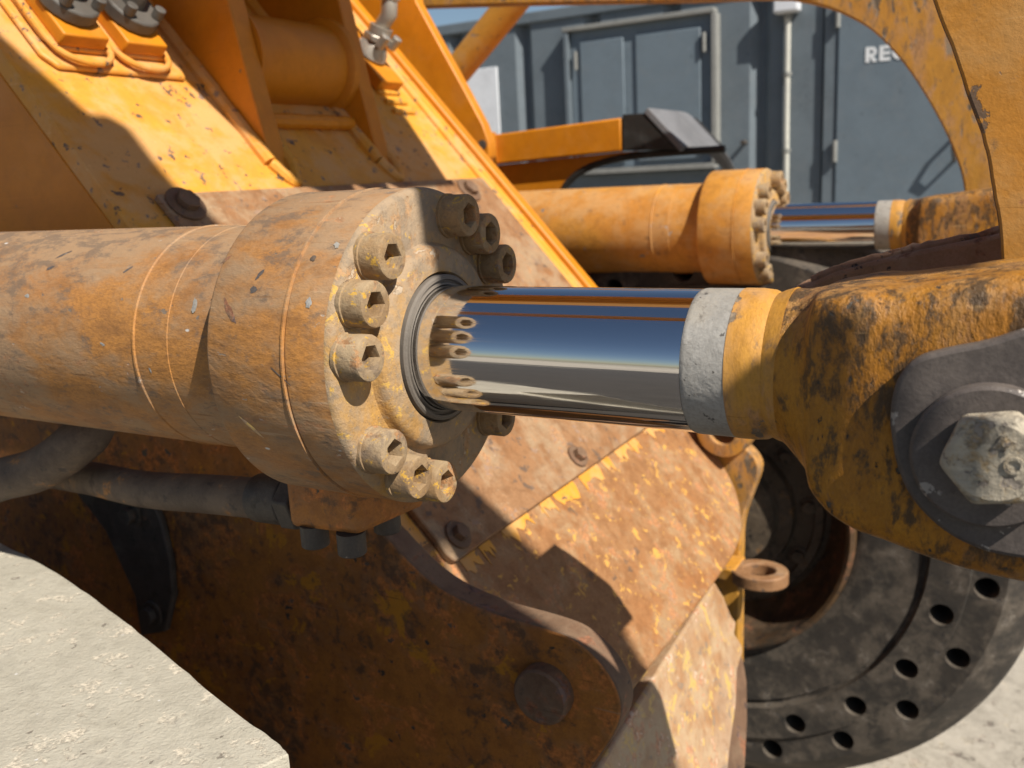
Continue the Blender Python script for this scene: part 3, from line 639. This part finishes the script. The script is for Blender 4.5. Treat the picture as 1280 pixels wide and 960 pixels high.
# pivot pins with keeper plate, washer and bolt
pv = empty('pivot_pin', 'big bolted pin with dark keeper plate in the near rod eye', 'pivot pin', (.436, -.09, ZC), 'pins in the rod eyes')
kc = on_y(1232, 574, -.085)
iv = Matrix.Translation((-.436, .09, -ZC))
def pvp(mb, name, mat, bev=0.0):
    o = mb.build(name, mat, None, bev); o.parent = pv; o.matrix_parent_inverse = iv; return o
kp = [(1112, 532), (1114, 500), (1124, 470), (1145, 449), (1180, 438), (1235, 427), (1300, 408), (1400, 395), (1420, 640), (1380, 720), (1290, 702), (1230, 690), (1180, 665), (1140, 625), (1120, 580)]
kpts = smooth_pts([(on_y(p[0], p[1], -.0805).x, on_y(p[0], p[1], -.0805).z) for p in kp + [kp[0]]], 4)[:-1]
pvp(plate_y(kpts, -.0805, -.0685), 'keeper_plate', 'keeper', .003)
cc = on_y(1236, 574, -.093)
pvp(MB().lathe([(-.0925, .0), (-.0925, .0395), (-.0905, .0415), (-.0807, .0415)], (cc.x, 0, cc.z), 'Y', 64, False), 'washer', 'keeper')
rot = R_(9)
cb = on_y(1243, 578, -.110); hxp = [(cb.x + .0285 * math.cos(rot + k * math.pi / 3), cb.z + .0285 * math.sin(rot + k * math.pi / 3)) for k in range(6)]
bh = pvp(plate_y(hxp, -.110, -.0927), 'bolt_head', 'hexhead', .0035)
pvp(MB().lathe([(-.1112, 0), (-.1112, .0215), (-.110, .0232), (-.1095, .0232)], (cb.x, 0, cb.z), 'Y', 48, False), 'bolt_crown', 'hexhead')
def stamp(txt, dx, dz_, rotd, size):
    c = bpy.data.curves.new('stamp', 'FONT'); c.body = txt; c.size = size * 1.25; c.extrude = .0009; c.offset = .0003; c.align_x = 'CENTER'; c.align_y = 'CENTER'
    t = bpy.data.objects.new('tmp', c); col.objects.link(t); bpy.context.view_layer.update()
    me = bpy.data.meshes.new_from_object(t.evaluated_get(bpy.context.evaluated_depsgraph_get())); bpy.data.objects.remove(t)
    me.transform(Matrix.Translation((cb.x + dx, -.1114, cb.z + dz_)) @ Matrix.Rotation(R_(90), 4, 'X') @ Matrix.Rotation(R_(rotd), 4, 'Z'))
    me.materials.clear(); me.materials.append(M['hexhead'])
    o = bpy.data.objects.new('stamped_mark', me); col.objects.link(o); o.parent = pv; o.matrix_parent_inverse = iv
stamp('S', -.0075, -.0095, 25, .010); stamp('O', .0095, -.001, 0, .0105); stamp('M', .004, .0105, -30, .009)
pv2 = copy_tree(pv); pv2.location = (.336, 1.46, ZC)
pv2['label'] = 'bolted pin with keeper plate in the far rod eye below the arch'

# ------------------------------------------------------------------ bucket link behind the near eye
lk = empty('bucket_link', 'pale orange steel link arm with ragged torch cut edge standing behind the near rod eye', 'link arm')
le = [(.30, 1.86), (.345, 1.745), (.377, 1.655), (.389, 1.625), (.403, 1.586), (.414, 1.556), (.421, 1.525), (.429, 1.478), (.432, 1.40), (.43, 1.25)]
le = smooth_pts(le, 5)
rg = random.Random(4)
plate_y([(x + rg.uniform(-.0003, .0003), z) for x, z in le] + [(.85, 1.2), (.9, 1.9)], .10, .15).build('arm_plate', 'arm', lk, .0025, 2, 35)
ap_ = lk.children[0]; ap_.data.materials.append(M['rim'])
for p in ap_.data.polygons:
    if p.normal.x < -.5: p.material_index = 1
lw = xz([(985, 362), (1015, 353), (1040, 342), (1090, 327), (1150, 313), (1200, 303), (1265, 289), (1300, 380), (1000, 420)], .32)
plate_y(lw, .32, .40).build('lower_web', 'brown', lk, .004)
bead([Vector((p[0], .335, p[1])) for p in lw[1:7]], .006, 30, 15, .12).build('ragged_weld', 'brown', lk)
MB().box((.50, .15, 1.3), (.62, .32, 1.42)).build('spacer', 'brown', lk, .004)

# ------------------------------------------------------------------ far arched lever
AYY = 1.75
al = xz([(300, 30), (430, 13), (540, 8), (640, 5), (740, 3), (860, 1), (940, -2), (985, -2), (1012, 3), (1045, 13), (1090, 38), (1130, 80), (1160, 125), (1185, 172), (1200, 212), (1206, 245), (1207, 290)], AYY)
alp = al[:8] + smooth_pts(al[8:], 4)
ar = plate_y(alp + [(.34, 1.2), (.85, 1.2), (.9, 1.9), (.55, 2.3), (.1, 2.2), (-.35, 2.06), (al[0][0], al[0][1] + .07)], AYY, AYY + .055).build('lift_lever', 'arch', None, .004)
tag(ar, 'scuffed orange lever plate with a wide concave arch, behind the far cylinder', 'lever plate')
# unseen plate, outline shaped to cast shade over the frame and cylinder head
LA = -.32
up_ = [(-2.4, 3.38), (.50, 3.28), (.73, 3.29), (.79, 3.37), (.86, 3.41), (.885, 3.39), (.91, 3.36), (.95, 3.335), (1.03, 3.31), (1.61, 3.15), (1.98, 3.17), (2.05, 3.28), (2.1, 3.31), (2.12, 3.11), (2.2, 2.8), (2.2, 1.6), (2.1, 1.50), (.95, 1.50), (.86, 1.62), (.87, 1.85), (.90, 2.05), (.93, 2.09), (.963, 2.135), (.982, 2.11), (.980, 2.03), (.955, 1.95), (.94, 1.85), (.96, 1.66), (1.05, 1.60), (1.5, 1.62), (1.65, 1.8), (1.75, 2.4), (1.7, 2.75), (1.62, 2.90), (1.375, 2.885), (1.35, 2.46), (1.14, 2.45), (1.08, 2.42), (1.0, 2.275), (.90, 2.26), (.895, 2.42), (.885, 2.465), (.872, 2.50), (.82, 2.60), (.6, 2.68), (-2.4, 2.74)]
na = plate_y(up_, LA - .05, LA).build('shade_boom', 'arm', None, .004)
tag(na, 'unseen orange plate added high over the near cylinder to cast shade', 'shade_blocker')
rk = empty('shade_slats', 'three unseen orange plates added above the gussets to shade the deck', 'lever')
for ya, yb in ((.30, .395), (.43, .50), (.53, .74)):  # unseen plates added to shade the deck between the gussets, gaps leave lit stripes
    plate_y([(-1.6, 2.62), (-.75, 2.42), (.08, 2.37), (.2, 2.46), (.17, 2.75), (-.5, 2.97), (-1.6, 3.02)], ya, yb).build('shade_slat', 'arm', rk, .005)
MB().lathe([(.22, .05), (.98, .05)], (-1.35, 0, 2.80), 'Y', 32).build('shade_slat_pin', 'dark', rk)

# ------------------------------------------------------------------ mudguard
mg = empty('mudguard', 'orange steel mudguard with a grey rubber mat on its end, above the far cylinder', 'mudguard', (-.9, 2.0, 1.6))
mi = Matrix.Translation((.9, -2.0, -1.6))
def mp_(mb, name, mat, bev=0.0):
    o = mb.build(name, mat, None, bev); o.parent = mg; o.matrix_parent_inverse = mi; return o
def P2(px, py, y=2.0): return on_y(px, py, y)
up1 = [P2(560, 176), P2(776, 147), P2(777, 189), P2(560, 212)]
mp_(MB().prism(up1, (0, .03, 0)), 'upper_band', 'paint', .006)
mp_(MB().prism([up1[0] + Vector((0, .031, -.003)), up1[1] + Vector((0, .031, -.003)), up1[1] + Vector((0, .5, -.003)), up1[0] + Vector((0, .5, -.003))], (0, 0, -.02)), 'top_sheet', 'paint', .003)
lo1 = smooth_pts([(700, 300), (702, 244), (712, 224), (735, 208), (775, 196), (830, 190), (905, 184.5)], 4)
lowp = [P2(560, 213.5, 2.03), P2(777, 190, 2.03), P2(850, 187, 2.03)] + [P2(p[0], p[1], 2.03) for p in lo1[::-1]] + [P2(560, 300, 2.03)]
mp_(MB().prism(lowp, (0, .02, 0)), 'lower_skirt', 'paint', .002)
mp_(MB().tube([P2(p[0] + 1, p[1] + 1.5, 2.03) for p in lo1], .011, 12), 'rubber_edge', 'black')
mp_(MB().prism([P2(777.8, 143), P2(804, 141.5), P2(846, 186.5), P2(777.8, 188.5)], (0, .5, 0)), 'end_cap', 'black', .003)
ma, mb_ = P2(804, 141.5), P2(846, 186.5); dr_ = (mb_ - ma).normalized(); no_ = Vector((-dr_.z, 0, dr_.x)); no_ = no_ if no_.z > 0 else -no_
mt = MB(); NS = 10
for q in range(NS + 1):
    f = q / NS; yy = .56 * f; drop = .10 * max(0, f - .55) ** 2 / .2
    for (pp_, hh_) in ((ma, .002), (ma, .022), (mb_ + dr_ * .012, .022), (mb_ + dr_ * .012, .002)):
        mt.v.append(pp_ + no_ * hh_ + Vector((0, yy - .003, -drop)))
for q in range(NS):
    for k in range(4): mt.f.append((q * 4 + k, q * 4 + (k + 1) % 4, q * 4 + 4 + (k + 1) % 4, q * 4 + 4 + k))
mt.f += [(0, 1, 2, 3), (NS * 4, NS * 4 + 1, NS * 4 + 2, NS * 4 + 3)]
mp_(mt, 'rubber_mat', 'mat', .003)
MBs = MB().tube([P2(612, 166, 2.0) + Vector((0, -.02, 0)), P2(616, 245, 2.0) + Vector((0, -.02, 0))], .03, 16)
mp_(MBs, 'support_post', 'paint')
# orange strut behind the tower
s0 = P2(560, 103, 2.2); s1 = P2(650, -8, 2.2)
stt = MB().tube([s0 + (s0 - s1) * .5, s0, s0.lerp(s1, .5), s1, s1 + (s1 - s0) * 1.2], .05, 28).build('guard_strut', 'arm')
tag(stt, 'round orange tube strut slanting up behind the tower cheek', 'strut')

# ------------------------------------------------------------------ far wheel
WC = (-.228, 0, .673); WY = 1.5
wh = empty('wheel', 'dark solid rubber wheel with two rings of round sidewall holes', 'wheel', (WC[0], 1.75, WC[2] - .755))
wi = Matrix.Translation((-WC[0], -1.75, -(WC[2] - .755)))
def wp_(mb, name, mat, bev=0.0, ang=35):
    o = mb.build(name, mat, None, bev, 2, ang); o.parent = wh; o.matrix_parent_inverse = wi; return o
def hole_ring(r0, r1, rh, hr, N, ph, y, depth=.12):
    mb = MB(); K = 24
    for s in range(N):
        a0 = 2 * math.pi * (s - .5) / N + ph; da = 2 * math.pi / N; ac = a0 + da / 2
        outer = []; inner = []
        rm = (r0 + r1) / 2; hx_ = rm * da / 2; hy_ = (r1 - r0) / 2
        for k in range(K):
            t = 2 * math.pi * k / K; c_, s_ = math.cos(t), math.sin(t)
            m_ = max(abs(c_), abs(s_)); u, v = c_ / m_, s_ / m_
            rr = rm + v * hy_; aa = ac + u * da / 2
            outer.append((rr * math.sin(aa), rr * math.cos(aa)))
            rr2 = rh + hr * s_; aa2 = ac + hr * c_ / rh
            inner.append((rr2 * math.sin(aa2), rr2 * math.cos(aa2)))
        vs = [(WC[0] + p, y, WC[2] + q) for p, q in outer] + [(WC[0] + p, y, WC[2] + q) for p, q in inner] + [(WC[0] + p, y + .006, WC[2] + q) for p, q in [(i_[0], i_[1]) for i_ in inner]] + [(WC[0] + p, y + depth, WC[2] + q) for p, q in inner]
        fs = []
        for b in range(3):
            for k in range(K): fs.append((b * K + k, b * K + (k + 1) % K, (b + 1) * K + (k + 1) % K, (b + 1) * K + k))
        fs.append(tuple(3 * K + k for k in range(K)))
        mb.add(vs, fs)
    return mb
def wang(px, py): p = on_y(px, py, WY); return math.atan2(p.x - WC[0], p.z - WC[2])
N1 = round(2 * math.pi / abs((wang(1175, 765) - wang(990, 903)) / 3)); N2_ = round(2 * math.pi / abs((wang(1232, 738) - wang(1047, 930)) / 3))
ty = hole_ring(.515, .600, .564, .0265, N1, wang(1131, 835), WY)
ty.lathe([(.0, .600), (.010, .602)], (WC[0], WY, WC[2]), 'Y', 128, False)
h2 = hole_ring(.602, .675, .636, .0265, N2_, wang(1133, 890), WY + .010)
ty.add(h2.v, h2.f)
ty.lathe([(.06, .345), (.02, .352), (.012, .37), (.016, .42), (.012, .47), (.010, .497), (.016, .500), (.016, .510), (.0, .515)], (WC[0], WY, WC[2]), 'Y', 128, False)
ty.lathe([(.010, .675), (.018, .684), (.075, .742), (.10, .755), (.48, .755), (.52, .70), (.52, .35)], (WC[0], WY, WC[2]), 'Y', 128, False)
wp_(ty, 'tyre', 'rubber')
wp_(MB().lathe([(.03, .352), (-.006, .350), (-.010, .342), (-.006, .334), (.03, .325), (.08, .318), (.11, .30), (.13, .27)], (WC[0], WY, WC[2]), 'Y', 128, False), 'rim', 'rimlip')
wp_(MB().lathe([(.128, .275), (.122, .262), (.105, .258), (.105, .238), (.118, .234), (.118, .19), (.09, .185), (.09, .15), (.06, .145), (.055, .10), (.05, .0)], (WC[0], WY, WC[2]), 'Y', 96, False), 'hub', 'hub')
for k in range(10):
    a = 2 * math.pi * (k + .3) / 10
    hexbolt((WC[0] + .225 * math.sin(a), WY + .118, WC[2] + .225 * math.cos(a)), (0, -1, 0), .017, .02, 'wheel_nut', 'hub', None, 1.4)
    o = bpy.context.scene.collection.objects[-1]; o.parent = wh; o.matrix_parent_inverse = wi

# ------------------------------------------------------------------ pale slab, lower left
zs = 1.10
far_e = smooth_pts([tuple(on_z(p[0], p[1], zs).xy) for p in ((-160, 600), (0, 678), (55, 706), (110, 742), (165, 783), (225, 832), (290, 886), (340, 922), (362, 942))], 6)
rg = random.Random(11)
far_e = [(x + rg.uniform(-.0006, .0006), y + rg.uniform(-.0006, .0006)) for x, y in far_e]
l_ = far_e[-1]
poly = far_e + [(l_[0] - .012, l_[1] - .03), tuple(on_z(385, 1050, zs).xy), tuple(on_z(-120, 1060, zs).xy), tuple(on_z(-300, 760, zs).xy)]
sb2 = MB().prism([(x, y, zs) for x, y in poly], (0, 0, -1.2)).build('concrete_block', 'stone', None, .006, 3)
tag(sb2, 'pale dusty concrete block with chipped edge in front of the rusty side plate', 'block')
